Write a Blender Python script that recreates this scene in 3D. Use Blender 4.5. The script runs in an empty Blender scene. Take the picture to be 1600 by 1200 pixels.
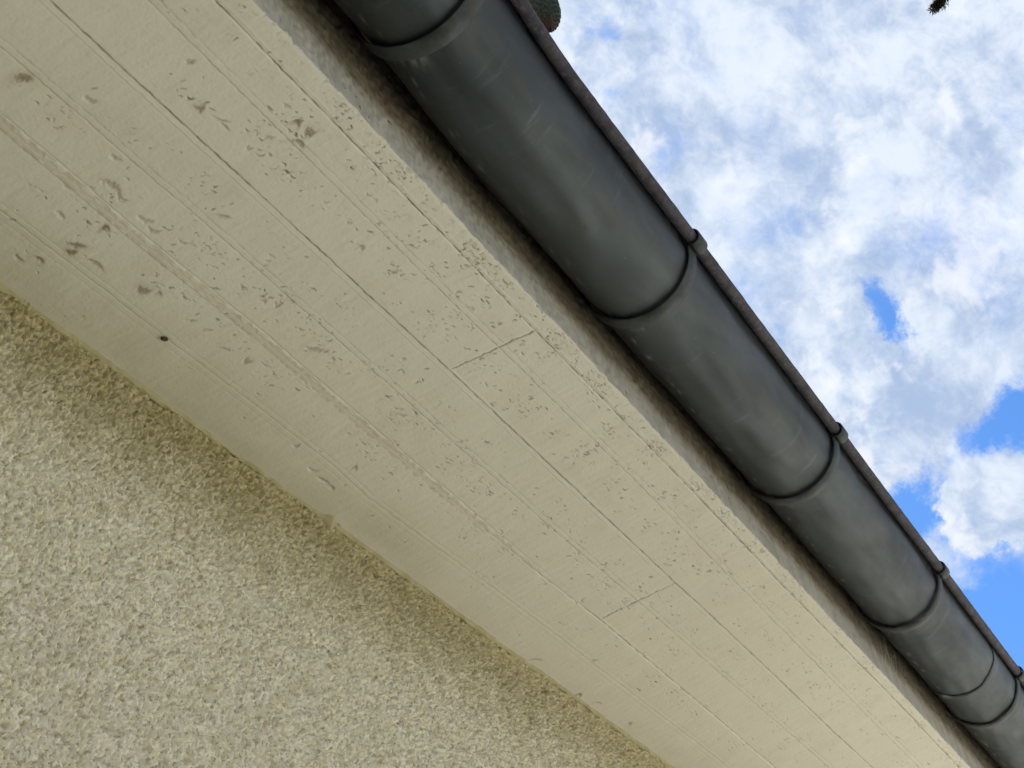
import bpy, math, random
import numpy as np
from mathutils import Matrix, Vector
R_ = math.radians
rng = np.random.default_rng(7)
random.seed(7)
sc = bpy.context.scene
COL = sc.collection

# ------------------------------------------------------------------ camera
H = 1.60                                    # eye height; the ground is z = 0
M = np.array([[0.45711299, 0.44334452, 0.77103395],      # rows: world X (along the eave), Y (towards the house), Z
              [-0.86679973, 0.41628755, 0.27452307],
              [-0.19926353, -0.79382008, 0.57458135]])
cd = bpy.data.cameras.new('camera'); cam = bpy.data.objects.new('camera', cd); COL.objects.link(cam)
cd.sensor_width = 36; cd.lens = 2800 / 1600 * 36; cd.clip_start = 0.05; cd.clip_end = 3000
mw = Matrix.Identity(4)
for i in range(3):
    mw[i][0] = M[i, 0]; mw[i][1] = -M[i, 1]; mw[i][2] = -M[i, 2]
mw[2][3] = H
cam.matrix_world = mw
sc.camera = cam

def onY(p, Y):                               # where the line of sight of a photo pixel meets a wall plane (metres)
    r = M @ np.array([p[0] - 800, p[1] - 600, 2800.0]); return r * Y / r[1]
def onZ(p, z):
    r = M @ np.array([p[0] - 800, p[1] - 600, 2800.0]); return r * z / r[2]
def infront(P):                              # P (n,3) world without H; pixel coords
    c = np.asarray(P) @ M
    return c[:, 0] / c[:, 2] * 2800 + 800, c[:, 1] / c[:, 2] * 2800 + 600, c[:, 2]

# ------------------------------------------------------------------ sky, sun, exposure
SUN_EL, SUN_AZ = 46, 58                      # sun stands behind the house (towards +Y)
sc.view_settings.view_transform = 'Standard'; sc.view_settings.look = 'None'
sc.view_settings.gamma = 1; sc.view_settings.use_curve_mapping = False
sc.view_settings.exposure = 1.31
W = bpy.data.worlds.new('World'); sc.world = W; W.use_nodes = True
nt = W.node_tree; nt.nodes.clear()
def N(t, **k):
    n = nt.nodes.new(t)
    for a, b in k.items(): setattr(n, a, b)
    return n
def LK(a, b): nt.links.new(a, b)
def math_(op, a, b=None, clamp=False):
    n = N('ShaderNodeMath', operation=op); n.use_clamp = clamp
    for i, v in enumerate((a, b)):
        if v is None: continue
        if isinstance(v, (int, float)): n.inputs[i].default_value = v
        else: LK(v, n.inputs[i])
    return n.outputs[0]
def vmath(op, a, b):
    n = N('ShaderNodeVectorMath', operation=op)
    for i, v in enumerate((a, b)):
        if v is None: continue
        if isinstance(v, (tuple, list)): n.inputs[i].default_value = v
        else: LK(v, n.inputs[i])
    return n.outputs['Value'] if op in ('DISTANCE', 'LENGTH', 'DOT_PRODUCT') else n.outputs[0]
def scl(a, s):
    n = N('ShaderNodeVectorMath', operation='SCALE'); LK(a, n.inputs[0]); n.inputs['Scale'].default_value = s
    return n.outputs[0]
def noise(v, sc_, det=6, rough=.55, dist=0, col=False):
    n = N('ShaderNodeTexNoise'); LK(v, n.inputs['Vector'])
    n.inputs['Scale'].default_value = sc_; n.inputs['Detail'].default_value = det
    n.inputs['Roughness'].default_value = rough; n.inputs['Distortion'].default_value = dist
    return n.outputs['Color'] if col else n.outputs[0]
def mrange(v, a, b, c=0, d=1, smooth=True):
    n = N('ShaderNodeMapRange'); n.interpolation_type = 'SMOOTHSTEP' if smooth else 'LINEAR'
    LK(v, n.inputs[0])
    for i, x in enumerate((a, b, c, d)): n.inputs[i + 1].default_value = x
    return n.outputs[0]
def mixc(f, a, b, mode='MIX'):
    n = N('ShaderNodeMix'); n.data_type = 'RGBA'; n.blend_type = mode
    if isinstance(f, (int, float)): n.inputs[0].default_value = f
    else: LK(f, n.inputs[0])
    for i, v in ((6, a), (7, b)):
        if isinstance(v, (tuple, list)): n.inputs[i].default_value = (*v[:3], 1)
        else: LK(v, n.inputs[i])
    return n.outputs[2]
geo = N('ShaderNodeNewGeometry')
tc = N('ShaderNodeTexCoord')
D = tc.outputs['Generated']
Dn = N('ShaderNodeVectorMath', operation='NORMALIZE'); LK(D, Dn.inputs[0]); Dn = Dn.outputs[0]
sky = N('ShaderNodeTexSky'); sky.sky_type = 'NISHITA'; sky.sun_disc = False
sky.sun_elevation = R_(SUN_EL); sky.sun_rotation = R_(SUN_AZ); sky.ozone_density = 1.6; sky.air_density = 1.0; sky.dust_density = .4
# cloud layer: the view direction meets a flat layer overhead, so clouds keep a cloud deck's perspective
sep = N('ShaderNodeSeparateXYZ'); LK(Dn, sep.inputs[0])
zc = math_('MAXIMUM', sep.outputs[2], 0.04)
cmb = N('ShaderNodeCombineXYZ'); LK(math_('DIVIDE', sep.outputs[0], zc), cmb.inputs[0]); LK(math_('DIVIDE', sep.outputs[1], zc), cmb.inputs[1])
cmb.inputs[2].default_value = 3.7
P = cmb.outputs[0]
w1 = vmath('ADD', P, scl(vmath('SUBTRACT', noise(P, 5, 4, .6, col=True), (.5, .5, .5)), .12))
w1 = vmath('ADD', Dn, scl(vmath('SUBTRACT', noise(Dn, 9, 4, .6, col=True), (.5, .5, .5)), .045))
n1 = noise(w1, 8.0, 9, .60)
n2 = noise(w1, 24.0, 8, .68)
fb = math_('ADD', math_('MULTIPLY', n1, .62), math_('MULTIPLY', n2, .38))
dw = vmath('ADD', Dn, scl(vmath('SUBTRACT', noise(Dn, 18, 8, .66, col=True), (.5, .5, .5)), .060))
def direc(x, y):
    r = M @ np.array([x - 800, y - 600, 2800.0]); r /= np.linalg.norm(r); return tuple(float(t) for t in r)
def blob(x, y, r0, r1, w):                  # a gap in (w<0) or thickening of (w>0) the cloud deck, r in photo pixels
    dd = vmath('DISTANCE', dw, direc(x, y))
    return mrange(dd, r1 / 3000, r0 / 3000, 0, w)
acc = mrange(fb, .34, .60, -.32, .55, False)
acc = math_('ADD', acc, .70)
for b in [(1590, 990, 50, 230, -1.15), (1432, 800, 20, 80, -1.3), (1595, 655, 20, 85, -1.25), (1520, 680, 8, 60, -.95), (1470, 740, 5, 50, -.8), (1378, 490, 14, 62, -1.2), (1400, 522, 5, 45, -.5),
          (1538, 800, 25, 78, 1.5), (1590, 790, 25, 70, 1.3), (1515, 905, 5, 45, .4), (1595, 1030, 5, 40, .35),
          (958, 42, 4, 42, -.55), (968, 170, 6, 50, -.55), (1050, 245, 6, 60, -.40), (1235, 335, 8, 60, -.20), (1590, 180, 8, 60, -.35),
          (1120, 130, 5, 60, -.2), (1340, 680, 20, 110, .15), (1300, 480, 20, 120, .2), (1420, 100, 30, 200, .15)]:
    acc = math_('ADD', acc, blob(*b))
cov = mrange(acc, -.12, .86, 0, 1)
# brightness of the cloud: thick billows white, thin or shaded stretches blue grey
sh = math_('ADD', math_('MULTIPLY', noise(w1, 13, 9, .60), .50), math_('MULTIPLY', noise(vmath('ADD', w1, (1.3, 5.1, 0)), 36.0, 8, .64), .50))
shade = mrange(sh, .38, .61, 0, 1)
ccol = mixc(shade, (.43, .555, .78), (.82, .90, 1.02))
hot = mrange(noise(vmath('ADD', w1, (3.3, 1.7, 0)), 30.0, 6, .55), .52, .68, 0, .75)
ccol = mixc(hot, ccol, (.97, 1.0, 1.06))
skyc = N('ShaderNodeHueSaturation'); LK(sky.outputs[0], skyc.inputs['Color']); skyc.inputs['Saturation'].default_value = 1.08
skyb = vmath('MULTIPLY', skyc.outputs[0], (.225, .40, .61))
CL = 4.05                                    # cloud radiance relative to the physical sky (world strength 0.1)
cl = N('ShaderNodeVectorMath', operation='SCALE'); LK(ccol, cl.inputs[0]); cl.inputs['Scale'].default_value = CL
fin = mixc(cov, skyb, cl.outputs[0])
bg = N('ShaderNodeBackground'); LK(fin, bg.inputs[0]); bg.inputs[1].default_value = 0.10
wo = N('ShaderNodeOutputWorld'); LK(bg.outputs[0], wo.inputs[0])

sl = bpy.data.lights.new('sun', 'SUN'); so = bpy.data.objects.new('sun', sl); COL.objects.link(so)
sl.energy = 5.0; sl.angle = R_(0.5); sl.color = (1, .95, .86)
# sky node: rotation 0 puts the sun at +Y, positive turns it towards +X
sd = Vector((math.sin(R_(SUN_AZ)) * math.cos(R_(SUN_EL)), math.cos(R_(SUN_AZ)) * math.cos(R_(SUN_EL)), math.sin(R_(SUN_EL))))
so.rotation_euler = sd.to_track_quat('Z', 'Y').to_euler(); so.location = (0, 0, 20)

# ------------------------------------------------------------------ helpers
def tag(o, label=None, cat=None, group=None, kind=None):
    if label: o['label'] = label
    if cat: o['category'] = cat
    if group: o['group'] = group
    if kind: o['kind'] = kind
    return o
def empty(name, loc=(0, 0, 0), rot=(0, 0, 0)):
    o = bpy.data.objects.new(name, None); COL.objects.link(o); o.location = loc; o.rotation_euler = rot; o.empty_display_size = .1
    return o
def mesh(name, V, F, mat=None, parent=None, smooth=True, attrs=None):
    me = bpy.data.meshes.new(name)
    V = np.asarray(V, np.float32)
    if isinstance(F, np.ndarray):
        k = F.shape[1]; n = len(F)
        me.vertices.add(len(V)); me.vertices.foreach_set('co', V.ravel())
        me.loops.add(n * k); me.loops.foreach_set('vertex_index', F.astype(np.int32).ravel())
        me.polygons.add(n); me.polygons.foreach_set('loop_start', np.arange(0, n * k, k, dtype=np.int32))
        me.polygons.foreach_set('loop_total', np.full(n, k, np.int32))
        me.update(calc_edges=True)
    else:
        me.from_pydata([tuple(map(float, v)) for v in V], [], F); me.update()
    me.polygons.foreach_set('use_smooth', np.full(len(me.polygons), smooth)); me.update()
    if attrs:
        for a, vals in attrs.items():
            at = me.attributes.new(a, 'FLOAT', 'POINT'); at.data.foreach_set('value', np.asarray(vals, np.float32).ravel())
    o = bpy.data.objects.new(name, me); COL.objects.link(o)
    if mat: me.materials.append(mat)
    if parent: o.parent = parent
    return o
def gridF(nu, nv, flip=False):
    i = np.arange(nu * nv).reshape(nu, nv)
    a, b, c, d = i[:-1, :-1].ravel(), i[1:, :-1].ravel(), i[1:, 1:].ravel(), i[:-1, 1:].ravel()
    return np.stack([a, d, c, b] if flip else [a, b, c, d], 1)
def tube(P, r, n=8, cap=True):
    """tube along polyline P with radius r (scalar or per point)"""
    P = np.asarray(P, float); m = len(P); r = np.broadcast_to(np.asarray(r, float), (m,))
    T = np.gradient(P, axis=0); T /= np.linalg.norm(T, axis=1)[:, None] + 1e-12
    ref = np.array([0, 0, 1.]) if abs(T[0, 2]) < .9 else np.array([1., 0, 0])
    V = []
    u = np.cross(T[0], ref); u /= np.linalg.norm(u)
    for k in range(m):
        u = u - T[k] * (u @ T[k]); u /= np.linalg.norm(u); w = np.cross(T[k], u)
        a = np.linspace(0, 2 * np.pi, n, endpoint=False)
        V.append(P[k] + r[k] * (np.cos(a)[:, None] * u + np.sin(a)[:, None] * w))
    V = np.concatenate(V); F = []
    for k in range(m - 1):
        for j in range(n):
            F.append((k * n + j, k * n + (j + 1) % n, (k + 1) * n + (j + 1) % n, (k + 1) * n + j))
    if cap:
        V = np.concatenate([V, P[:1], P[-1:]])
        for j in range(n):
            F.append((m * n, (j + 1) % n, j)); F.append((m * n + 1, (m - 1) * n + j, (m - 1) * n + (j + 1) % n))
    return V, F
def merge(parts):
    V = []; F = []; o = 0
    for v, f in parts:
        V.append(np.asarray(v, float)); F += [tuple(int(i) + o for i in q) for q in f]; o += len(v)
    return np.concatenate(V), F
def boxvf(x0, x1, y0, y1, z0, z1):
    v = [(x, y, z) for x in (x0, x1) for y in (y0, y1) for z in (z0, z1)]
    return np.array(v), [(0, 1, 3, 2), (4, 6, 7, 5), (0, 4, 5, 1), (2, 3, 7, 6), (0, 2, 6, 4), (1, 5, 7, 3)]
# tileable band-limited random fields, sampled bilinearly in metres
class Field:
    def __init__(self, w, h, res, lo, hi, ax=1.0, seed=0, power=0):
        nx, ny = int(w / res), int(h / res); g = np.random.default_rng(seed)
        f = np.fft.rfft2(g.standard_normal((nx, ny)))
        kx = np.fft.fftfreq(nx, res)[:, None] * ax; ky = np.fft.rfftfreq(ny, res)[None, :]
        k = np.hypot(kx, ky) + 1e-9
        b = 1 / (1 + (1 / (k * lo)) ** 6) / (1 + (k * hi) ** 6)      # lo: longest, hi: shortest wavelength kept
        if power: b = b * k ** (-power)
        a = np.fft.irfft2(f * b, (nx, ny)); self.a = ((a - a.mean()) / a.std()).astype(np.float32)
        self.res, self.nx, self.ny = res, nx, ny
    def __call__(self, x, y):
        u = np.mod(x / self.res, self.nx); v = np.mod(y / self.res, self.ny)
        i = np.floor(u).astype(int) % self.nx; j = np.floor(v).astype(int) % self.ny; fu = u - np.floor(u); fv = v - np.floor(v)
        i2 = (i + 1) % self.nx; j2 = (j + 1) % self.ny; a = self.a
        return (a[i, j] * (1 - fu) + a[i2, j] * fu) * (1 - fv) + (a[i, j2] * (1 - fu) + a[i2, j2] * fu) * fv
def sstep(a, b, x):
    t = np.clip((x - a) / (b - a), 0, 1); return t * t * (3 - 2 * t)
def logspace_grid(x0, d0, x1):               # spacing grows with distance from the camera
    xs = [x0]
    while xs[-1] < x1: xs.append(xs[-1] + d0 * max(1, xs[-1] / 1.2))
    return np.array(xs)

# ------------------------------------------------------------------ materials
def material(name):
    global nt
    m = bpy.data.materials.new(name); m.use_nodes = True; nt = m.node_tree
    b = nt.nodes['Principled BSDF']
    return m, b
def objco():
    return N('ShaderNodeTexCoord').outputs['Object']
def mapping(v, s=(1, 1, 1), loc=(0, 0, 0)):
    n = N('ShaderNodeMapping'); LK(v, n.inputs[0]); n.inputs['Scale'].default_value = s; n.inputs['Location'].default_value = loc
    return n.outputs[0]
def bump(h, b, strength=.5, dist=.001):
    n = N('ShaderNodeBump'); n.inputs['Strength'].default_value = strength; n.inputs['Distance'].default_value = dist
    LK(h, n.inputs['Height']); LK(n.outputs[0], b.inputs['Normal'])
def attr(a):
    n = N('ShaderNodeAttribute'); n.attribute_name = a; return n.outputs['Fac']

def mat_soffit():
    m, b = material('cream_paint_on_concrete'); o = objco()
    long = mapping(o, (.35, 1, 1))
    c = mixc(mrange(noise(long, 3.2, 5, .6), .35, .65), (.755, .715, .595), (.795, .765, .65))
    c = mixc(mrange(noise(mapping(o, (1, 1.6, 1), (4, 1, 0)), 9, 6, .65), .50, .75, 0, .35), c, (.66, .59, .475))    # warm, faintly pink weathering
    c = mixc(math_('MULTIPLY', mrange(noise(long, 5, 5, .6), .38, .64, .1, .7), attr('damp')), c, (.52, .50, .33))    # greenish yellow growth in the corner
    c = mixc(mrange(noise(o, 180, 3, .6), .62, .78, 0, .35), c, (.52, .48, .38))
    c = mixc(mrange(noise(long, 55, 5, .7), .58, .76, 0, .30), c, (.56, .52, .42))
    c = mixc(math_('MULTIPLY', attr('tone'), .5), c, (.73, .71, .60))
    c = mixc(attr('stain'), c, (.33, .24, .13))
    c = mixc(attr('bare_shade'), c, (.22, .175, .11))  # exposed concrete plus painted shade inside pits, cracks and grooves
    LK(c, b.inputs['Base Color'])
    b.inputs['Roughness'].default_value = .62; b.inputs['Specular IOR Level'].default_value = .3
    bump(noise(o, 420, 4, .6), b, .35, .0006)
    return m
def mat_wall():
    m, b = material('roughcast_render'); o = objco()
    c = mixc(mrange(noise(o, 30, 6, .6), .35, .65), (.785, .725, .53), (.845, .80, .635))
    c = mixc(mrange(noise(mapping(o, (1, 1, .5)), 5, 5, .6), .45, .7, 0, .15), c, (.66, .57, .43))
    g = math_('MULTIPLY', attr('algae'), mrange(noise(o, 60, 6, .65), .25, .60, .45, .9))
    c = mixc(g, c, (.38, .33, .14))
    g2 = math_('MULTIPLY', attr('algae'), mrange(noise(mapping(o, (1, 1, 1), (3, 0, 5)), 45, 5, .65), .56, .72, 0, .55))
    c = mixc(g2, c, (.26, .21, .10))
    c = mixc(mrange(noise(mapping(o, (1.3, 1.3, .8)), 170, 3, .6), .53, .64, 0, .66), c, (.37, .31, .19))
    LK(c, b.inputs['Base Color']); b.inputs['Roughness'].default_value = .9; b.inputs['Specular IOR Level'].default_value = .15
    bump(noise(o, 650, 3, .6), b, .5, .0008)
    return m
def mat_fascia():
    m, b = material('bare_cement_edge'); o = objco()
    xyz = N('ShaderNodeSeparateXYZ'); LK(o, xyz.inputs[0])
    st = mapping(o, (1, 1, .35))
    c = mixc(mrange(noise(st, 22, 6, .65), .35, .65), (.37, .36, .31), (.47, .455, .395))
    c = mixc(mrange(noise(o, 160, 4, .6), .5, .75, 0, .3), c, (.32, .30, .25))
    # dirt and moss washed down from behind the gutter: has its own ragged lower edge
    hgt = math_('ADD', xyz.outputs[2], math_('MULTIPLY', math_('SUBTRACT', noise(mapping(o, (3, 1, 6)), 5, 7, .7), .5), .050))
    dirt = mrange(hgt, H + 1.329 + .036, H + 1.329 + .078, 0, .85)
    dc = mixc(mrange(noise(mapping(o, (1, 1, 1.5), (1, 2, 3)), 26, 6, .7), .38, .62), (.13, .092, .050), (.22, .185, .115))
    dc = mixc(mrange(noise(mapping(o, (1, 1, 1), (7, 2, 3)), 11, 5, .6), .50, .68, 0, .8), dc, (.085, .085, .035))
    c = mixc(dirt, c, dc)
    c = mixc(mrange(noise(o, 75, 2, .5), .74, .76, 0, .8), c, (.04, .035, .03))
    # cream paint lapped over the arris, brushed off unevenly
    lap = math_('ADD', xyz.outputs[2], math_('MULTIPLY', math_('SUBTRACT', noise(mapping(o, (1, 1, 1)), 34, 8, .74), .5), .024))
    paint = mrange(lap, H + 1.329 + .0042, H + 1.329 + .0034, 0, 1, False)
    c = mixc(paint, c, (.66, .615, .49))
    c = mixc(attr('film'), c, (.45, .43, .38))
    LK(c, b.inputs['Base Color']); b.inputs['Roughness'].default_value = .85; b.inputs['Specular IOR Level'].default_value = .2
    bump(noise(o, 220, 6, .65), b, .35, .0008)
    return m
def mat_zinc():
    m, b = material('weathered_zinc'); o = objco()
    lg = mapping(o, (.25, 1, 1))
    c = mixc(mrange(noise(lg, 9, 6, .6), .34, .66), (.040, .051, .056), (.084, .100, .106))
    c = mixc(mrange(noise(mapping(o, (.5, 1, 1), (5, 1, 2)), 12, 6, .65), .50, .72, 0, .6), c, (.068, .064, .054))
    c = mixc(mrange(noise(mapping(o, (2.6, .5, .5), (2, 9, 4)), 17, 6, .7), .56, .74, 0, .45), c, (.15, .18, .19))    # cross streaks of white bloom
    c = mixc(mrange(noise(o, 260, 2, .5), .765, .80, 0, .5), c, (.42, .43, .41))
    c = mixc(attr('chalk'), c, (.38, .39, .37))
    c = mixc(attr('grime'), c, (.075, .07, .06))
    LK(c, b.inputs['Base Color']); b.inputs['Metallic'].default_value = .70
    LK(mrange(noise(mapping(o, (.5, 1, 1)), 16, 6, .65), .3, .7, .46, .62, False), b.inputs['Roughness'])
    b.inputs['Specular IOR Level'].default_value = .45
    bump(noise(mapping(o, (.3, 1, 1)), 14, 5, .5), b, .10, .004)
    return m
def mat_bead():
    m, b = material('tarnished_gutter_bead'); o = objco()
    c = mixc(mrange(noise(o, 38, 6, .7), .35, .65), (.024, .023, .032), (.066, .062, .072))
    c = mixc(mrange(noise(mapping(o, (1, 1, 1), (3, 3, 3)), 75, 5, .7), .52, .70, 0, .7), c, (.145, .10, .12))
    c = mixc(mrange(noise(mapping(o, (1, 1, 1), (9, 3, 3)), 50, 5, .7), .60, .75, 0, .7), c, (.13, .15, .105))
    LK(c, b.inputs['Base Color']); b.inputs['Metallic'].default_value = .2; b.inputs['Roughness'].default_value = .72
    bump(noise(o, 160, 6, .7), b, .6, .0008)
    return m
def mat_strap():
    m, b = material('galvanised_strap'); o = objco()
    c = mixc(mrange(noise(o, 30, 6, .65), .35, .65), (.042, .050, .053), (.078, .089, .092))
    c = mixc(mrange(noise(mapping(o, (1, 1, 1), (3, 7, 1)), 48, 6, .7), .52, .68, 0, .75), c, (.075, .062, .04))
    LK(c, b.inputs['Base Color']); b.inputs['Metallic'].default_value = .70; b.inputs['Roughness'].default_value = .58
    bump(noise(o, 120, 5, .6), b, .4, .0008)
    return m
def simple(name, col, rough=.8, metal=0, nscale=30, col2=None, bd=.001, spec=.3):
    m, b = material(name); o = objco()
    c2 = col2 or tuple(x * 1.4 for x in col)
    LK(mixc(mrange(noise(o, nscale, 6, .65), .35, .65), col, c2), b.inputs['Base Color'])
    b.inputs['Roughness'].default_value = rough; b.inputs['Metallic'].default_value = metal; b.inputs['Specular IOR Level'].default_value = spec
    bump(noise(o, nscale * 4, 5, .6), b, .5, bd)
    return m

# ------------------------------------------------------------------ the setting: ground
gm, b = material('pale_gravel_paving'); o = objco()
c = mixc(mrange(noise(o, 1.5, 6, .6), .3, .7), (.43, .42, .38), (.55, .535, .49))
c = mixc(mrange(noise(o, 60, 4, .6), .45, .65, 0, .5), c, (.30, .28, .24))
LK(c, b.inputs['Base Color']); b.inputs['Roughness'].default_value = .95
bump(noise(o, 80, 4, .6), b, .6, .01)
gx = np.concatenate([-np.geomspace(600, 6, 14), np.linspace(-5, 9, 29), np.geomspace(10, 600, 14)])
gy = np.concatenate([-np.geomspace(600, 6, 14), np.linspace(-5, 5, 21), np.geomspace(6, 600, 14)])
gu, gv = np.meshgrid(gx, gy, indexing='ij')
und = Field(8, 8, .05, 6, .8, seed=3)
tag(mesh('ground', np.stack([gu, gv, -.03 + .01 * und(gu, gv) * (np.hypot(gu, gv) < 30)], -1).reshape(-1, 3), gridF(len(gx), len(gy)), gm), kind='structure')

lm_, b = material('low_bounce_ground'); o = objco()  # dull cover for the added ground sheet, low in bounce light
c = mixc(mrange(noise(o, 2.5, 6, .6), .3, .7), (.065, .065, .035), (.12, .115, .06))
LK(c, b.inputs['Base Color']); b.inputs['Roughness'].default_value = .95
bump(noise(o, 60, 5, .7), b, 1, .03)
lx = np.concatenate([-np.geomspace(80, 3, 20), np.linspace(-2.5, .75, 12)]); ly = np.concatenate([-np.geomspace(80, 3, 20), np.linspace(-2.5, .05, 12)])
lu, lv = np.meshgrid(lx, ly, indexing='ij')
tag(mesh('added_dark_ground', np.stack([lu, lv, .012 + .012 * und(lu, lv)], -1).reshape(-1, 3), gridF(len(lx), len(ly)), lm_), kind='structure')  # unseen dark ground, added to cut light bouncing onto the near soffit

# ------------------------------------------------------------------ the house
YF, YW, ZS = .534, .9825, 1.329              # fascia plane, wall plane, underside of the eave (above eye level)
house = empty('house', (2.0, YW, 0))
tag(house, 'rendered house with a cream painted concrete eave above its pale roughcast wall', 'house')
def hp(name, V, F, mat, **k):
    V = np.array(V, float) - np.array([2.0, YW, 0]); return mesh(name, V, F, mat, house, **k)
# house parts keep world-like texture coordinates: shift the mapping by the same amount is not needed

M_SOF = mat_soffit(); M_WALL = mat_wall(); M_FAS = mat_fascia()

# -- soffit: painted board-marked concrete, everything in real relief
xs = np.concatenate([np.linspace(-1.6, .78, 60), logspace_grid(.79, .00095, 4.35), np.linspace(4.4, 6.2, 90)])
ys = np.concatenate([np.arange(YF + .0008, YW + .004, .00092)])
X, Y = np.meshgrid(xs, ys, indexing='ij')
n_w = Field(6, .64, .004, .30, .03, .35, 11); n_f = Field(2.56, .64, .00125, .02, .004, 1, 12); n_l = Field(8, 1.28, .01, 1.2, .12, .5, 13)
n_c = Field(6, .64, .004, .25, .02, 1, 14)
h = .00028 * n_l(X, Y) + .00006 * n_f(X, Y) + .00012 * n_w(X, Y)
stain = np.zeros_like(X); bare_shade = np.zeros_like(X)
def yline(pts):
    q = np.array([onZ(p, ZS)[:2] for p in pts]); q = q[np.argsort(q[:, 0])]
    pf = np.polyfit(q[:, 0], q[:, 1], 1); base = .35 * np.interp(xs, q[:, 0], q[:, 1]) + .65 * np.polyval(pf, np.clip(xs, q[0, 0], q[-1, 0]))
    k = 81; ker = np.hanning(k); ker /= ker.sum()
    s = np.convolve(np.pad(base, k // 2, 'edge'), ker, 'valid')
    return s + .00022 * n_c(xs * 2.0, q[0, 1] + 0 * xs) 
Lc = dict(
    a=[(332, 0), (365, 30), (425, 95), (475, 145), (550, 220), (620, 295), (700, 375), (783, 463), (833, 517), (913, 593), (963, 647), (1050, 732), (1100, 786), (1140, 827), (1175, 865), (1200, 895), (1259, 952), (1323, 1019), (1407, 1101), (1460, 1162)],
    b=[(300, 72), (375, 147), (450, 220), (525, 295), (680, 450), (776, 539), (875, 633), (999, 748), (1100, 856), (1200, 960), (1300, 1065), (1365, 1135)],
    c=[(71, 0), (187, 107), (281, 191), (375, 276), (500, 390), (706, 577), (1055, 912), (1100, 950), (1200, 1045), (1300, 1145)],
    d=[(0, 75), (112, 169), (225, 270), (319, 345), (431, 446), (600, 594), (705, 693), (802, 775), (884, 849), (990, 931), (1063, 998)],
    e=[(0, 187), (112, 285), (187, 356), (300, 442), (319, 455), (412, 526), (487, 597), (596, 695), (673, 762), (774, 849), (847, 908), (942, 967), (1012, 1028), (1100, 1103), (1133, 1130), (1181, 1178)],
    f=[(0, 326), (169, 455), (240, 511), (330, 582), (412, 639), (476, 691), (525, 729), (566, 787), (662, 850), (772, 919), (881, 997), (947, 1050)])
YL = {k: yline(v) for k, v in Lc.items()}
xa = xs[:, None]
def vis(seed, lo=-.6, hi=.8):                # how open a crack is along its length
    return sstep(lo, hi, n_c(xs * 1.0, seed + 0 * xs))[:, None]
def groove(yc, w, d):
    return d * np.exp(-((Y - yc[:, None]) / w) ** 2)
# board steps: each board's imprint sits a little higher or lower than its neighbour
for k, s in (('a', .0007), ('c', -.0006), ('e', .0005)):
    h += s * (1 / (1 + np.exp((Y - YL[k][:, None]) / .0005)))
h += groove(YL['a'], .0007, 1) * (.0016 + .0034 * vis(.05))
h += groove(YL['c'], .0008, 1) * (.0018 + .0042 * vis(.15))
bare_shade = np.maximum(bare_shade, groove(YL['a'], .0006, 1) * (.25 + .6 * vis(.05)))
bare_shade = np.maximum(bare_shade, groove(YL['c'], .00065, 1) * (.30 + .65 * vis(.15)))
h -= groove(YL['c'] + .0062, .0011, .0003)
h += groove(YL['c'] + .0085, .0008, .0003)
h -= groove(YL['a'] - .005, .0012, .0004)
h += groove(YL['b'], .0007, .0008); h += groove(YL['b'] - .0085, .0008, .0004)
h += groove(YL['d'], .0007, .0008); h += groove(YL['d'] - .0082, .0008, .0004)
h += groove(YL['f'], .0007, .0008); h += groove(YL['f'] - .008, .0008, .0004); h += groove(YL['f'] + .0095, .0008, .0003)
bare_shade = np.maximum(bare_shade, groove(YL['b'], .0007, .46) * (.35 + .65 * vis(.25))); bare_shade = np.maximum(bare_shade, groove(YL['b'] - .0085, .0007, .25) * vis(.3)); bare_shade = np.maximum(bare_shade, groove(YL['d'] - .0082, .0007, .28) * vis(.4)); bare_shade = np.maximum(bare_shade, 0); bare_shade = np.maximum(bare_shade, groove(YL['d'], .0007, .48) * (.35 + .65 * vis(.35))); bare_shade = np.maximum(bare_shade, groove(YL['f'], .0007, .30) * (.35 + .65 * vis(.55)))
# the filled joint of board e: a flat smear of filler near the camera, an open crack further along
fil = (1 - sstep(1.9, 2.5, xa)) ; wf = .0045 + .0035 * n_c(xs * 1.7, .33 + 0 * xs)[:, None].clip(-1, 1.6) * .6
edge = 1 / (1 + np.exp((np.abs(Y - YL['e'][:, None] - .001) - wf) / .00045))
h += .0005 * edge * fil
stain = np.maximum(stain, 0 * X)
filler = edge * fil
h += groove(YL['e'] - .009, .0010, .0010) * fil
h += groove(YL['e'], .0010, .0034) * (1 - fil) * (.35 + .65 * vis(.45))
bare_shade = np.maximum(bare_shade, fil * .45 * (groove(YL['e'] - .001 + .0062, .0008, 1) * (1 - sstep(1.3, 1.9, xa)) + groove(YL['e'] - .001 - .0062, .0008, 1) * vis(.4)) )
bare_shade = np.maximum(bare_shade, groove(YL['e'], .0009, 1) * (1 - fil) * vis(.45) * .6)
# butt joints between board ends
def butt(p0, p1, w=.0009, d=.0045):
    global h, bare_shade
    a = onZ(p0, ZS)[:2]; c_ = onZ(p1, ZS)[:2]
    t = (Y - a[1]) / (c_[1] - a[1]); ins = (t > 0) & (t < 1)
    xc = a[0] + t * (c_[0] - a[0]) + .0007 * n_c(Y * 2.2, .5 + 0 * Y) 
    g = np.exp(-((X - xc) / (w * 1.25)) ** 2) * ins * (.45 + .55 * sstep(-.7, .5, n_c(Y * 6, .2 + 0 * Y)))
    h += g * d; bare_shade = np.maximum(bare_shade, g * .9)
    h += .0006 * ins * (X > xc) * np.exp(-np.clip(X - xc, 0, 1) / .25)
butt((706, 577), (834, 518)); butt((940, 967), (1055, 912))

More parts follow.
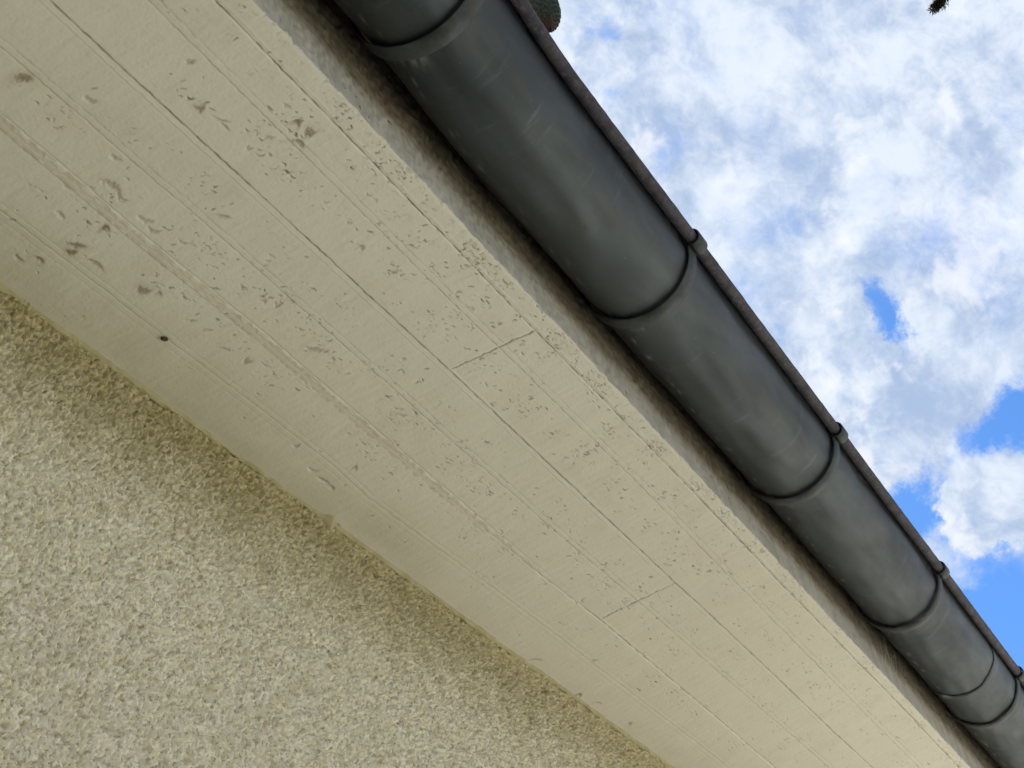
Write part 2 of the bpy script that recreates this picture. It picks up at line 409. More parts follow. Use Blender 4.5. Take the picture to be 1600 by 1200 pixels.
# blowholes and chipped paint, in bands along the boards
def pit(x, y, L, Wd, ang, dep, s=0, br=.35):
    global h
    i0, i1 = np.searchsorted(xs, (x - L * 1.3, x + L * 1.3)); j0, j1 = np.searchsorted(ys, (y - L * 1.3, y + L * 1.3))
    if i1 <= i0 or j1 <= j0: return
    dx = X[i0:i1, j0:j1] - x; dy = Y[i0:i1, j0:j1] - y
    u = dx * math.cos(ang) + dy * math.sin(ang); v = -dx * math.sin(ang) + dy * math.cos(ang)
    v = v + random.uniform(-.35, .35) * Wd * (2 * u / L) ** 2 * 2 + (.10 * Wd) * n_f(X[i0:i1, j0:j1] * 1.3, Y[i0:i1, j0:j1])
    q = (2 * u / L) ** 2 + (2 * v / Wd) ** 2
    g = 1 / (1 + np.exp(np.clip((q - 1) * 3.5, -30, 30)))
    tilt = .55 + .45 * np.clip(v / Wd * 2, -1, 1)
    h[i0:i1, j0:j1] += dep * g * tilt
    bare_shade[i0:i1, j0:j1] = np.maximum(bare_shade[i0:i1, j0:j1], g * br)
    if s: 
        g2 = np.exp(-q * .5); stain[i0:i1, j0:j1] = np.maximum(stain[i0:i1, j0:j1], g2 * s)
def slant(x, y, th):
    c_ = np.array([x, y, ZS]) @ M; px0 = (c_[0] / c_[2] * 2800 + 800, c_[1] / c_[2] * 2800 + 600)
    a_ = onZ(px0, ZS); b_ = onZ((px0[0] + 5 * math.cos(th), px0[1] + 5 * math.sin(th)), ZS)
    return math.atan2(b_[1] - a_[1], b_[0] - a_[0])
dens = Field(9, .64, .01, .35, .05, .6, 21)
bands = [(.537, .560, 800, .75), (.568, .608, 360, .9), (.610, .668, 480, .95), (.712, .740, 230, .9), (.745, .800, 560, .95), (.826, .875, 380, .95), (.88, .97, 60, .8)]
for y0, y1, n, s in bands:
    k = 0
    while k < n:
        x = float(np.exp(rng.uniform(math.log(.95) + .45 * float(rng.random()), math.log(5.2)))); y = float(rng.normal((y0 + y1) / 2, (y1 - y0) * .33))
        if not (YF + .004 < y < YW - .01): continue
        if float(dens(np.array(x), np.array(y))) < rng.normal(.3, .4): k += .25; continue
        # small ones come in short chains
        for t in range(int(rng.integers(1, 5))):
            sev = float(rng.random()) ** 2.6
            L = s * float(rng.lognormal(math.log(.0048), .34)); Wd = L * float(rng.uniform(.2, .42))
            pit(x + float(rng.normal(0, .011)), y + float(rng.normal(0, .0045)), L, max(Wd, .0013), slant(x, y, float(rng.normal(.30, .38))), (.0009 + .0030 * sev) * min(1, L / .004), 0, .10 + .75 * sev)
        k += 1
for px, py, Lp, Wp, ang, st in [(35, 122, 30, 14, .2, .55), (140, 157, 26, 10, -.6, 0), (175, 290, 50, 13, -.9, .15), (225, 345, 30, 9, -.5, 0), (180, 248, 24, 8, -.8, 0), (165, 355, 16, 11, 0, .75),
        (118, 383, 34, 10, -.1, .5), (110, 395, 18, 11, 0, .8), (150, 412, 40, 8, -.8, .2), (28, 404, 22, 7, -1.2, .3), (62, 405, 22, 7, -1.0, .35), (95, 335, 24, 8, -1.2, 0), (188, 310, 26, 7, -1.1, 0),
        (238, 362, 24, 8, -.4, 0), (285, 380, 20, 6, -.3, 0), (348, 338, 26, 6, -.2, .2), (296, 96, 16, 9, 0, .1), (312, 170, 18, 12, .6, .35), (343, 187, 34, 5, -.4, 0), (352, 198, 22, 5, -1.2, .1),
        (388, 232, 12, 8, -.8, 0), (419, 214, 14, 9, 0, .2), (406, 243, 16, 5, .2, 0), (448, 165, 20, 7, -.8, 0), (465, 190, 18, 11, -.6, .45), (482, 208, 20, 16, -.5, .40), (468, 222, 26, 8, -.8, .35),
        (490, 547, 30, 8, -.1, .25), (412, 470, 16, 6, -.7, 0), (433, 478, 14, 9, 0, .1), (335, 452, 18, 5, 0, .2), (222, 455, 24, 16, -.4, .35), (248, 457, 12, 9, 0, .3), (297, 501, 20, 5, .1, 0), (323, 515, 18, 5, .2, 0),
        (350, 545, 22, 6, -.1, 0), (385, 565, 14, 11, -.8, .2), (555, 729, 12, 10, 0, .2), (505, 750, 26, 6, -.7, 0), (518, 760, 22, 6, -.9, 0), (462, 697, 12, 8, .3, 0), (488, 735, 20, 6, -.3, 0),
        (566, 385, 14, 9, -.6, .15), (780, 505, 8, 6, 0, .1), (781, 611, 8, 6, 0, 0), (545, 348, 10, 5, 0, 0), (628, 650, 12, 6, 0, 0), (630, 560, 10, 7, 0, 0), (1190, 862, 14, 6, -.4, 0), (1175, 780, 10, 6, 0, 0),
        (837, 1030, 20, 4, .2, .3), (905, 1085, 12, 8, 0, .4), (927, 1032, 10, 4, .3, .3), (932, 1098, 16, 4, .3, .2), (984, 1130, 10, 7, 0, .2), (1016, 902, 7, 6, 0, .1), (1085, 700, 8, 6, 0, .2), (577, 25, 5, 5, 0, 0)]:
    q = onZ((px, py), ZS); q2 = onZ((px + 10, py), ZS); mpp = np.linalg.norm(q2 - q) / 10      # metres per photo pixel across
    base = math.atan2(q2[1] - q[1], q2[0] - q[0])
    pit(q[0], q[1], Lp * mpp * .9, Wp * mpp * 1.1, slant(q[0], q[1], .12 - ang * .55), .0032 if Lp > 20 else .0025, st, .22 + .25 * (st > .3))
q = onZ((523, 821), ZS); pit(q[0], q[1] - .001, .017, .006, -.2, .022, .5, .9)
h = h * (1 - .6 * sstep(4.4, 6, X))
# round the outer arris a touch and chip it
arr = np.exp(-(Y - YF) / .0014); h += arr * .0008
chip = sstep(.7, 1.9, n_f(X * .45, Y * .45)) * np.exp(-(Y - YF) / .006); h += chip * .0014; bare_shade = np.maximum(bare_shade, chip * .5)
tone = .30 * (Y < YL['a'][:, None]) + .0 * (Y < YL['c'][:, None]) + .55 * ((Y > YL['c'][:, None]) & (Y < YL['d'][:, None])) + .35 * (Y > YL['e'][:, None])
damp = sstep(.83, .985, Y + .006 * n_l(X, Y)) * (.35 + .65 * (1 - sstep(1.6, 3.2, X)))
Z = ZS + H + h
V = np.stack([X, Y, Z], -1).reshape(-1, 3)
sof = hp('soffit', V, gridF(len(xs), len(ys), True), M_SOF, attrs=dict(stain=np.clip(stain + .22 * filler, 0, .85), bare_shade=np.clip(bare_shade, 0, 1), damp=damp, tone=tone))
EDGE = h[:, 0].copy()

# -- fascia: the bare front edge of the slab behind the gutter
fx = np.concatenate([np.linspace(-1.6, .8, 50), logspace_grid(.81, .0022, 4.6), np.linspace(4.65, 6.2, 50)])
fz = np.concatenate([np.arange(0, .212, .0018)])
FX, FZ = np.meshgrid(fx, fz, indexing='ij')
n_e = Field(4, .64, .0025, .09, .012, .6, 31); n_e2 = Field(4, .64, .0025, .02, .006, 1, 32)
fy = YF - .0006 * n_e(FX, FZ) * sstep(0, .01, FZ) + .00010 * n_e2(FX, FZ) + .0014 * np.exp(-FZ / .0018)
fz0 = ZS + H + np.interp(fx, xs, EDGE)[:, None] * np.exp(-FZ / .004) + FZ
film = sstep(.9, 1.8, n_e(FX * .8, FZ * 2 + .3)) * .5 * sstep(2.6, 3.6, FX)
hp('fascia', np.stack([FX, fy, fz0], -1).reshape(-1, 3), gridF(len(fx), len(fz), False), M_FAS, attrs=dict(film=film))

# -- wall: roughcast in real relief where the photograph sees it
wx = np.concatenate([np.linspace(-1.6, 1.0, 40), logspace_grid(1.01, .00145, 3.55), np.linspace(3.6, 6.2, 60)])
wz = np.concatenate([[-H - .05], np.linspace(-H + .05, .55, 44), np.arange(.56, ZS + .006, .00135)])
WX, WZ = np.meshgrid(wx, wz, indexing='ij')
r1 = Field(2.4, 1.2, .00125, .0130, .0066, .72, 41); r2 = Field(2.4, 1.2, .00125, .0058, .0030, .8, 42); r3 = Field(6, 3, .01, .6, .08, 1, 43)
g = r1(WX, WZ); g2 = r2(WX, WZ)
rel = .0030 * np.tanh(g * 1.1) + .0006 * g2
SPC = .0074; px_ = 400; pz_ = 240; gp = np.random.default_rng(77)
JX, JZ = gp.uniform(.12, .88, (px_, pz_)), gp.uniform(.12, .88, (px_, pz_)); JR, JD = gp.uniform(.0012, .0025, (px_, pz_)), gp.uniform(0, 1, (px_, pz_))
WXw = WX / SPC + .35 * r2(WX, WZ) * .3; WZw = WZ / SPC
cI, cJ = np.floor(WXw).astype(int), np.floor(WZw).astype(int); hole = np.zeros_like(WX)
for di in (-1, 0, 1):
    for dj in (-1, 0, 1):
        a_, b_ = (cI + di) % px_, (cJ + dj) % pz_
        dx_ = (WXw - (cI + di) - JX[a_, b_]) * SPC; dz_ = (WZw - (cJ + dj) - JZ[a_, b_]) * SPC
        q_ = (dx_ ** 2 + (dz_ / 1.55) ** 2) / JR[a_, b_] ** 2
        hole = np.maximum(hole, JD[a_, b_] * np.exp(-q_ ** 1.8))
rel -= .0150 * hole            # voids between the grains
rel *= 1 - .45 * sstep(.04, 0, ZS - WZ)
wall_y = YW - rel - .0012 * r3(WX, WZ)
top = ZS - WZ
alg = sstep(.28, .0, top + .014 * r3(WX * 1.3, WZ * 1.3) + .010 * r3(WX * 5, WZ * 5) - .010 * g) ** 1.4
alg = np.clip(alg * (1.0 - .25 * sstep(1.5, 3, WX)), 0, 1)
hp('wall', np.stack([WX, wall_y, WZ + H], -1).reshape(-1, 3), gridF(len(wx), len(wz), False), M_WALL, attrs=dict(algae=alg))

# -- lumpy filler bead in the corner of wall and soffit
cxs = np.concatenate([np.linspace(-1.5, 1.0, 60), logspace_grid(1.01, .0024, 3.6), np.linspace(3.65, 6.15, 90)])
ca = np.linspace(-.25, 1.25, 11) * (math.pi / 2)
n_b = Field(6, .64, .004, .16, .018, 1, 51); n_b2 = Field(6, .64, .004, .7, .10, 1, 52)
wq = np.array([onZ(p, ZS)[:2] for p in [(49, 489), (139, 545), (236, 612), (326, 676), (401, 729), (487, 800), (522, 827), (662, 919), (794, 1015), (903, 1089), (1012, 1177)]])
dyc = np.interp(cxs, wq[:, 0], wq[:, 1] - YW) * .8
qb = onZ((508, 812), ZS)
BV = []
for k, x in enumerate(cxs):
    lump = math.exp(-((x - qb[0]) / .010) ** 2)
    rr = .0056 + .0007 * float(n_b2(x, .1)) + .011 * lump
    for j, a in enumerate(ca):
        r = rr + .0005 * float(n_b(x, j * .006 + .2))
        BV.append((x, YW + .001 + min(0, dyc[k]) * .5 - r * math.cos(a) * (.75 if a < .8 else .9), ZS + H + .0015 - r * math.sin(a) * 1.25))
M_BEAD = simple('yellowed_filler', (.36, .33, .17), .8, 0, 25, (.46, .42, .25), .0015)
hp('filler_joint', BV, gridF(len(cxs), len(ca), True), M_BEAD)

# -- roof over the eave (seen only from elsewhere) and the wall's top
M_TILE = simple('clay_roof_tile', (.12, .05, .035), .8, 0, 12, (.22, .09, .06), .004)
hp('added_light_stop', [(-1.6, YF + .004, H + 1.545), (6.2, YF + .004, H + 1.545), (6.2, .462, H + 1.532), (-1.6, .462, H + 1.532), (6.2, .458, H + 1.500), (-1.6, .458, H + 1.500)], [(0, 1, 2, 3), (3, 2, 4, 5)], simple('dull_light_stop', (.10, .10, .10), .6, .4), smooth=False)  # unseen sheet, added to keep light out of the gap behind the gutter
pr = []
for k in range(16):
    y0 = .475 + k * .30; z0 = 1.560 + k * .135
    v, f = boxvf(-1.7, 6.3, 0, .34, 0, .018); v = np.array(v)
    ang = math.atan2(.115, .30); yy = v[:, 1] * math.cos(ang) - v[:, 2] * math.sin(ang); zz = v[:, 1] * math.sin(ang) + v[:, 2] * math.cos(ang)
    v[:, 1] = y0 + yy; v[:, 2] = H + z0 + zz; pr.append((v, f))
pr.append((np.array([(-1.7, .47 + 16 * .3, H + 1.56 + 16 * .135), (6.3, .47 + 16 * .3, H + 1.56 + 16 * .135), (6.3, 10.1, H + 1.45), (-1.7, 10.1, H + 1.45)]), [(0, 1, 2, 3)]))
V, F = merge(pr); hp('roof', V, F, M_TILE, smooth=False)
pr = [boxvf(-1.59, 6.19, YW + .03, 9.6, -.05, H + ZS - .02), boxvf(-1.59, 6.19, YF + .03, 9.6, H + ZS + .03, H + ZS + .20)]
V, F = merge(pr); hp('masonry_core', V, F, M_FAS, smooth=False, attrs=dict(film=np.zeros(len(V))))

# ------------------------------------------------------------------ the gutter
GY, GZ, GR = .4471, 1.4530, .0735
M_ZN = mat_zinc(); M_GB = mat_bead(); M_ST = mat_strap()
gutter = empty('roof_gutter', (2.0, GY, H + GZ)); G0 = np.array([2.0, GY, H + GZ])
tag(gutter, 'weathered grey zinc half round gutter running along the edge of the eave', 'gutter')
g_n = Field(8, 2, .01, 1.0, .12, 1, 61)
def bow(x):                                  # the trough is not dead straight: (towards the house, up)
    return np.stack([-.0085 * sstep(1.48, 1.20, x), .003 * sstep(1.48, 1.20, x) - .0015 * np.sin((x - 1.833) / .5946 * np.pi) ** 2], -1)
SEAM = 3.430
def trough(name, x0, x1, dr):
    gx_ = np.arange(x0, x1 + .001, .012); ga = np.linspace(R_(-2), R_(214), 68)
    upz = np.maximum(ga - np.pi, 0) * GR
    b_ = bow(gx_)
    Rr = GR + dr
    A, B = np.meshgrid(gx_, ga, indexing='ij')
    wob = .0006 * g_n(A, B * .3)
    Bc = np.minimum(B, np.pi)
    y = GY + b_[:, :1] - (Rr + wob) * np.cos(Bc) + .12 * upz; z = GZ + b_[:, 1:] - (Rr + wob) * np.sin(Bc) + upz
    V1 = np.stack([A, y, z + H], -1)
    y2 = GY + b_[:, :1] - (Rr - .0009 + wob) * np.cos(Bc) + .12 * upz; z2 = GZ + b_[:, 1:] - (Rr - .0009 + wob) * np.sin(Bc) + upz
    V2 = np.stack([A, y2, z2 + H], -1)
    nu, nv = len(gx_), len(ga)
    F1 = gridF(nu, nv, False); F2 = gridF(nu, nv, True) + nu * nv
    i = np.arange(nu * nv).reshape(nu, nv); rim = []
    for j in (0, nv - 1):
        rim.append(np.stack([i[:-1, j], i[1:, j], i[1:, j] + nu * nv, i[:-1, j] + nu * nv], 1))
    for k in (0, nu - 1):
        rim.append(np.stack([i[k, :-1], i[k, 1:], i[k, 1:] + nu * nv, i[k, :-1] + nu * nv], 1))
    V = np.concatenate([V1.reshape(-1, 3), V2.reshape(-1, 3)]) - G0
    # chalky drip marks on the wall side, grime beside the brackets
    ch = np.zeros(A.shape); gr = np.zeros(A.shape)
    nz = g_n(A * 6, B * 1.2)
    ch = np.maximum(ch, .8 * np.exp(-((B - R_(132)) / .09) ** 2) * sstep(.8, 1.8, nz) )
    for bx in BRX:
        ch = np.maximum(ch, .5 * np.exp(-((A - bx - .032) / .012) ** 2 - ((B - R_(112)) / .20) ** 2) * sstep(-.2, .9, nz + .4))
        gr = np.maximum(gr, .45 * np.exp(-((A - bx - .035) / .018) ** 2) * sstep(0, 1, g_n(A * 4, B)) * sstep(R_(25), R_(60), B) * sstep(R_(120), R_(90), B))
    ch = np.maximum(ch, .95 * np.exp(-((A - SEAM - .014) / .009) ** 2 - ((B - R_(126)) / .11) ** 2))
    gr = np.maximum(gr, .35 * sstep(.8, 1.8, g_n(A * 1.2, B * .5 + .7)))
    gr = np.maximum(gr, .8 * sstep(R_(134), R_(160), B))
    at = lambda a: np.concatenate([a.ravel(), a.ravel()])
    return mesh(name, V, np.concatenate([F1, F2] + rim), M_ZN, gutter, attrs=dict(chalk=at(np.clip(ch, 0, 1)), grime=at(np.clip(gr, 0, 1))))
BRX = [1.238 + .5946 * k for k in range(5)]
BRX[0] = 1.236
ch1 = trough('channel', -1.55, SEAM + .04, 0)
ch2 = trough('channel', SEAM, 6.3, .0016)
# rolled bead on the outer lip: a nearly closed tube with a dark slot to the trough
BR = .0088
def bead(x0, x1):
    gx_ = np.arange(x0, x1 + .001, .010); ga = np.linspace(R_(-10), R_(320), 26)
    b_ = bow(gx_); A, B = np.meshgrid(gx_, ga, indexing='ij')
    rr = BR + .00014 * g_n(A * 5, B * .3) 
    y = GY + b_[:, :1] - GR - BR - .0026 + rr * np.cos(B); z = GZ + b_[:, 1:] + .0035 + rr * np.sin(B)
    return mesh('rolled_bead', np.stack([A, y, z + H], -1).reshape(-1, 3) - G0, gridF(len(gx_), len(ga)), M_GB, gutter)
bead(-1.55, 6.3)
# flat web joining lip and bead
gx_ = np.arange(-1.55, 6.3, .012); b_ = bow(gx_)
Wv = np.stack([np.stack([gx_, GY + b_[:, 0] - GR + .0016, GZ + b_[:, 1] - .004 + H], -1), np.stack([gx_, GY + b_[:, 0] - GR - .001, GZ + b_[:, 1] + .0105 + H], -1), np.stack([gx_, GY + b_[:, 0] - GR - BR, GZ + b_[:, 1] + .0118 + H], -1)], 1)
mesh('lip', Wv.reshape(-1, 3) - G0, gridF(len(gx_), 3), M_GB, gutter)

# ------------------------------------------------------------------ gutter brackets
def bracket(x, lab, first=None):
    b0 = bow(np.array([x]))[0]; L0 = np.array([x, GY + b0[0], H + GZ + b0[1]])
    o = empty('gutter_bracket', L0)
    tag(o, lab, 'bracket', 'strap brackets carrying the gutter')
    # strap centre line in (y outwards = negative, z): back plate, sweep under the trough
    ri = GR + .0056; th = .0020
    path = [(.0845, .06), (.0845, .02)] + [(-ri * math.cos(a) , -ri * math.sin(a)) for a in np.linspace(R_(176), R_(8), 46)]
    path += [(-ri - .0035, .001)]
    V, F = strap_mesh(path, th, .026, .0013)
    mesh('strap', V, F, M_ST, o)
    # spring clip folded over the bead
    bc = np.array([-GR - BR - .0026, .0035]); rc = BR + .0034
    cp = [(-ri - .0045, -.004)] + [tuple(bc + rc * np.array([math.cos(a), math.sin(a)])) for a in np.linspace(R_(-75), R_(-255), 18)] + [(bc[0] + .008, bc[1] + rc + .003)]
    V, F = strap_mesh(cp, .0022, .029, .0008)
    mesh('clip', V, F, M_ST, o)
    return o
def strap_mesh(path, th, w, bev):
    Pth = np.array(path, float); T = np.gradient(Pth, axis=0); T /= np.linalg.norm(T, axis=1)[:, None]
    Nn = np.stack([T[:, 1], -T[:, 0]], -1)
    prof = [(-w / 2 + bev, -th / 2), (w / 2 - bev, -th / 2), (w / 2, -th / 2 + bev), (w / 2, th / 2 - bev * .6), (w / 2 - bev, th / 2), (-w / 2 + bev, th / 2), (-w / 2, th / 2 - bev * .6), (-w / 2, -th / 2 + bev)]
    V = []; k = len(prof)
    for p, nrm in zip(Pth, Nn):
        for (u, v) in prof: V.append((u + w / 2, p[0] + nrm[0] * v, p[1] + nrm[1] * v))
    F = []
    for i in range(len(Pth) - 1):
        for j in range(k): F.append((i * k + j, i * k + (j + 1) % k, (i + 1) * k + (j + 1) % k, (i + 1) * k + j))
    F.append(tuple(range(k))[::-1]); F.append(tuple((len(Pth) - 1) * k + j for j in range(k)))
    return np.array(V), F
labs = ['gutter bracket nearest the camera, at the top edge, with a white scratch beside its strap',
        'gutter bracket with a broad clip on the bead, second from the top edge',
        'middle gutter bracket, beside the point where the cloud bank is still solid white',
        'gutter bracket with a thin hooked clip against the blue sky, just before the soldered seam',
        'farthest gutter bracket, in the bottom right corner beyond the soldered seam']
for x, l in zip(BRX, labs): bracket(x, l)

# ------------------------------------------------------------------ small things on the eave
def on_soffit(px, py): q = onZ((px, py), ZS); return np.array([q[0], q[1], ZS + H])
M_COC = simple('brown_cocoon', (.05, .018, .010), .5, 0, 300, (.14, .06, .035), .0005)
c0 = on_soffit(257, 527)
t = np.linspace(0, 1, 12); Pc = np.stack([(t - .5) * .010, .0012 * np.sin(t * 3), -.0018 + 0 * t], -1)
V, F = tube(Pc, .0028 * np.sqrt(np.clip(1 - (2 * t - 1) ** 2, .02, 1)), 12)
oc = mesh('cocoon', V, F, M_COC); oc.location = c0; oc.rotation_euler = (0, 0, -.5)
tag(oc, 'tiny dark brown insect cocoon stuck to the cream eave near the wall', 'cocoon')

M_WEB, b = material('spider_silk'); b.inputs['Base Color'].default_value = (.45, .44, .42, 1); b.inputs['Roughness'].default_value = .5
wp = []
A0 = onY((1404, 1066), YF - .002); B0 = onY((1384, 1046), YF - .002)
for k in range(9):
    s0 = A0 + np.array([rng.normal(0, .035), 0, rng.normal(0, .006)]); 
    e0 = np.array([s0[0] - abs(rng.normal(.05, .04)), YF - rng.uniform(.004, .03), 1.329 + rng.uniform(.03, .062)])
    tt = np.linspace(0, 1, 9)[:, None]; q = s0 * (1 - tt) + e0 * tt; q[:, 2] -= .006 * np.sin(tt[:, 0] * np.pi)
    q[:, 2] += H; wp.append(tube(q, .00016, 4, False))
V, F = merge(wp); tag(mesh('cobweb', V, F, M_WEB), 'dusty grey cobweb strands between fascia edge and gutter', 'cobweb')

# ------------------------------------------------------------------ spruce tree reaching over the roof edge
M_BARK = simple('spruce_bark', (.06, .04, .028), .9, 0, 20, (.13, .09, .065), .004)
M_NEED = simple('spruce_needles', (.045, .045, .028), .6, 0, 6, (.085, .095, .05), .0005)
M_TWIG = simple('spruce_twig', (.07, .045, .035), .8, 0, 60, (.13, .08, .06), .001)
T0 = np.array([3.6, -2.1, 0.0])
tree = empty('spruce_tree', T0)
tag(tree, 'spruce above the gutter, only a needled twig tip and a hanging cone in view', 'tree')
zz = np.linspace(-.1, 9.5, 30); tp = np.stack([.05 * np.sin(zz), .04 * np.cos(zz * .8), zz], -1)
V, F = tube(tp, .15 * (1 - zz / 10.2) + .008, 14); mesh('trunk', V, F, M_BARK, tree)
def needle_twig(P, nn, nl, seed, spread=1.0, w=.0006):
    """needles round a twig polyline P (n,3) -> list of (V quad strip)"""
    g_ = np.random.default_rng(seed); P = np.asarray(P); seg = len(P) - 1
    t_ = g_.uniform(.02, 1, nn) * seg; i_ = np.minimum(t_.astype(int), seg - 1); f_ = (t_ - i_)[:, None]
    base = P[i_] * (1 - f_) + P[i_ + 1] * f_; T = P[i_ + 1] - P[i_]; T /= np.linalg.norm(T, axis=1)[:, None]
    rd = g_.standard_normal((nn, 3)); rd -= T * (rd * T).sum(1)[:, None]; rd /= np.linalg.norm(rd, axis=1)[:, None]
    dr = rd * spread + T * g_.uniform(.5, 1.1, nn)[:, None]; dr /= np.linalg.norm(dr, axis=1)[:, None]
    s = np.cross(dr, g_.standard_normal((nn, 3))); s /= np.linalg.norm(s, axis=1)[:, None]
    s2 = np.cross(dr, s)
    L = nl * g_.uniform(.7, 1.1, nn)[:, None]
    mid = base + dr * L * .5; tip = base + dr * L
    V = np.stack([base, mid + s * w, tip, mid - s * w, mid + s2 * w, mid - s2 * w], 1).reshape(-1, 3)
    k = np.arange(nn)[:, None] * 6
    F = np.concatenate([k + np.array([[0, 1, 2, 3]]), k + np.array([[0, 4, 2, 5]])])
    return V, F
nv_, nf_, wood = [], [], []
off = 0
gt = np.random.default_rng(5)
def add_needles(V, F):
    global off
    nv_.append(V); nf_.append(F + off); off += len(V)
for k in range(120):
    zb = gt.uniform(2.2, 9.2); az = gt.uniform(0, 2 * np.pi); Lb = (10 - zb) * .22 + .25
    b0_ = T0 + np.array([0, 0, zb]); dirb = np.array([math.cos(az), math.sin(az), .12])
    tt = np.linspace(0, 1, 8)[:, None]
    Pb = b0_ + dirb * Lb * tt + np.array([0, 0, -.35]) * Lb * tt ** 2
    wk = Pb - np.array([0, 0, H]); u, v, w = infront(wk)
    if ((w > 0) & (u > -300) & (u < 1850) & (v > -350) & (v < 1500)).any(): continue
    if (Pb[:, 1] > .2).any() and (Pb[:, 2] < 5).any(): continue
    V, F = tube(Pb - T0, .012 * (1 - tt[:, 0] * .85), 6); wood.append((V, F))
    for j in range(20):
        a = gt.uniform(.2, 1); q0 = b0_ + dirb * Lb * a + np.array([0, 0, -.35]) * Lb * a ** 2
        side = np.array([-dirb[1], dirb[0], 0]) * gt.choice([-1, 1]); d2 = side * gt.uniform(.4, 1) + dirb * .7 + np.array([0, 0, gt.uniform(-.6, 0)]); d2 /= np.linalg.norm(d2)
        Lt = gt.uniform(.15, .35) * (1.2 - a * .5)
        t3 = np.linspace(0, 1, 4)[:, None]; Pt = q0 + d2 * Lt * t3 + np.array([0, 0, -.06]) * t3 ** 2
        u, v, w = infront(Pt - np.array([0, 0, H]))
        if ((w > 0) & (u > -200) & (u < 1750) & (v > -250) & (v < 1400)).any(): continue
        V, F = needle_twig(Pt, 95, .026, int(gt.integers(1e9)), 1.0, .0016); add_needles(V - T0, F)
        V, F = tube(Pt - T0, .0022, 4); wood.append((V, F))
V, F = merge(wood); cr = mesh('crown', np.concatenate(nv_), np.concatenate(nf_), M_NEED, tree)
mesh('limbs', V, F, M_TWIG, cr)

def pxpt(x, y, dist):                        # a point at a given distance along a line of sight
    r = M @ np.array([x - 800, y - 600, 2800.0]); return r / np.linalg.norm(r) * dist + np.array([0, 0, H])
# the branch whose tip peeps in at the top right
def branch(ctrl, r0, r1, n=30):
    c_ = np.array(ctrl); t_ = np.linspace(0, len(c_) - 1, n)
    P_ = np.stack([np.interp(t_, np.arange(len(c_)), c_[:, k]) for k in range(3)], -1)
    for _ in range(6): P_[1:-1] = (P_[:-2] + 2 * P_[1:-1] + P_[2:]) / 4
    return P_, tube(P_ - T0, np.linspace(r0, r1, n), 7)
tipA = pxpt(1456, 17, 3.4); midA = pxpt(1478, -6, 3.42); upA = pxpt(1560, -120, 3.6)
PA, vf = branch([T0 + np.array([0, 0, 4.9]), T0 * .5 + .5 * upA + np.array([0, 0, 2.35]), upA, midA, tipA], .014, .0020, 60)
brA = mesh('branch', *vf, M_TWIG, tree)
n1v, n1f = needle_twig(PA[-5:], 60, .012, 31, 1.5); n2v, n2f = needle_twig(PA[28:-4], 1500, .015, 32, 1.1)
sp = np.stack([pxpt(1481, -10, 3.42), pxpt(1478, 6, 3.41), pxpt(1474, 12, 3.40)]); n3v, n3f = needle_twig(sp, 34, .011, 33, 1.0)
mesh('needles', np.concatenate([n1v, n2v, n3v]) - T0, np.concatenate([n1f, n2f + len(n1v), n3f + len(n1v) + len(n2v)]), M_NEED, brA)
def side_twigs(Pb, k0, n, seed):             # drooping needled side shoots, kept clear of the photographed view
    g_ = np.random.default_rng(seed); nv, nf, wd, o_ = [], [], [], 0
    for q in range(n):
        i = int(g_.integers(k0, len(Pb) - 2)); T = Pb[i + 1] - Pb[i]; T /= np.linalg.norm(T)
        sd = np.cross(T, [0, 0, 1]); sd /= np.linalg.norm(sd); d = T * g_.uniform(.4, 1) + sd * g_.choice([-1, 1]) * g_.uniform(.5, 1) - np.array([0, 0, g_.uniform(0, .5)])
        d /= np.linalg.norm(d); L = g_.uniform(.10, .30); t3 = np.linspace(0, 1, 5)[:, None]
        Pt = Pb[i] + d * L * t3 - np.array([0, 0, .05]) * t3 ** 2
        u, v, w = infront(Pt - np.array([0, 0, H]))
        if ((u > -60) & (u < 1660) & (v > -45)).any(): continue
        a, f = needle_twig(Pt, 130, .016, int(g_.integers(1e9)), 1.1, .0008); nv.append(a - T0); nf.append(f + o_); o_ += len(a); wd.append(tube(Pt - T0, .0020, 5))
    return np.concatenate(nv), np.concatenate(nf), wd
def shoots(Pb, k0, n, seed, br):
    v_, f_, wd = side_twigs(Pb, k0, n, seed); V, F = merge(wd + [(v_, f_.tolist())]); mesh('needled_shoots', V, F, M_NEED, br, smooth=False)
shoots(PA, 12, 70, 91, brA)
# the branch with a cone hanging over the gutter
tipB = pxpt(838, -60, 2.60)
PB, vf = branch([T0 + np.array([0, 0, 5.4]), pxpt(1500, -700, 3.6), pxpt(1000, -420, 2.9), pxpt(845, -175, 2.65)], .016, .0032, 60)
brB = mesh('branch', *vf, M_TWIG, tree)
n2v, n2f = needle_twig(PB[25:], 1600, .016, 35, 1.1)
u, v, w = infront(n2v - np.array([0, 0, H]))
mesh('needles', n2v - T0, n2f, M_NEED, brB)
shoots(PB, 10, 80, 92, brB)
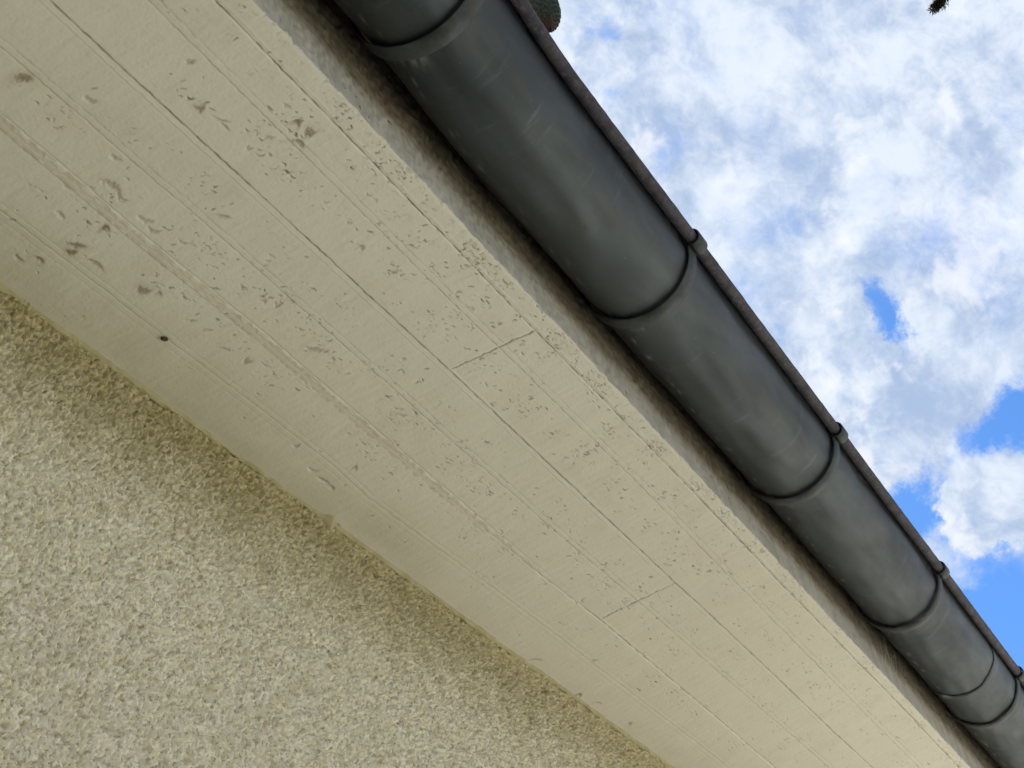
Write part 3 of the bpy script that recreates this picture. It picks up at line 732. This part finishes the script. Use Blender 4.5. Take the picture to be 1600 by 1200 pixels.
# cone: overlapping scales on a spindle, tip down
CT = pxpt(859, 44, 2.60); CLn = .125; CRm = .0215
scv, scf = [], []; o_ = 0
def crad(s):                                 # s 0 at tip .. 1 at stalk
    return CRm * min(1, (1 - (1 - min(s / .33, 1)) ** 2.1) ** .55) * (1 - .55 * max(0, (s - .72) / .28) ** 2)
ns = 300
for k in range(ns):
    s = .012 + (k / ns) * .97; a = k * 2.39996
    r = crad(s); zc_ = s * CLn; er = np.array([math.cos(a), math.sin(a), 0]); et = np.array([-er[1], er[0], 0])
    wd = .0062 * (.45 + .55 * r / CRm); ln = .0115 * (.55 + .45 * r / CRm)
    slope = (crad(min(1, s + .02)) - crad(max(0, s - .02))) / (.04 * CLn)
    down = np.array([0, 0, -1.0]) - er * max(-1.5, min(1.5, slope)) ; down /= np.linalg.norm(down)
    nrm = np.cross(et, down); nrm = nrm if nrm @ er > 0 else -nrm
    c_ = er * (r * .93) + np.array([0, 0, zc_])
    pts = []
    for (uu, vv, ww) in [(-1, -.5, 0), (0, -.5, .0006), (1, -.5, 0), (-1, .25, .0006), (0, .3, .0034), (1, .25, .0006), (-.55, .75, .0010), (0, .95, .0034), (.55, .75, .0010)]:
        pts.append(c_ + et * wd * uu + down * ln * vv + nrm * ww)
    scv += pts; scf += [(o_, o_ + 1, o_ + 4, o_ + 3), (o_ + 1, o_ + 2, o_ + 5, o_ + 4), (o_ + 3, o_ + 4, o_ + 7, o_ + 6), (o_ + 4, o_ + 5, o_ + 8, o_ + 7)]; o_ += 9
core = np.linspace(0, 1, 22); cvv, cff = tube(np.stack([0 * core, 0 * core, core * CLn], -1), [max(.001, crad(t) * .93) for t in core], 16)
cm, b = material('green_cone_scales'); o = objco(); xyz = N('ShaderNodeSeparateXYZ'); LK(o, xyz.inputs[0])
c = mixc(mrange(noise(o, 160, 4, .6), .35, .65), (.010, .016, .009), (.036, .055, .026))
zt = CT[2] - T0[2]
tipf = mrange(math_('ADD', xyz.outputs[2], math_('MULTIPLY', noise(o, 120, 3, .6), .012)), zt + .020, zt + .008, 0, .35)
c = mixc(tipf, c, (.085, .018, .026)); LK(c, b.inputs['Base Color']); b.inputs['Roughness'].default_value = .75
V, F = merge([(np.array(scv), scf), (cvv, cff)])
cone = mesh('cone', V + (CT - T0), F, cm, brB)
cone['label'] = 'green cone with a reddish tip, hanging tip down'
stp = np.array([CT + np.array([0, 0, CLn - .004]), CT + np.array([.002, 0, CLn + .01]), PB[-1]])
V, F = tube(stp - T0, [.004, .0035, .004], 7); mesh('stalk', V, F, M_TWIG, brB)
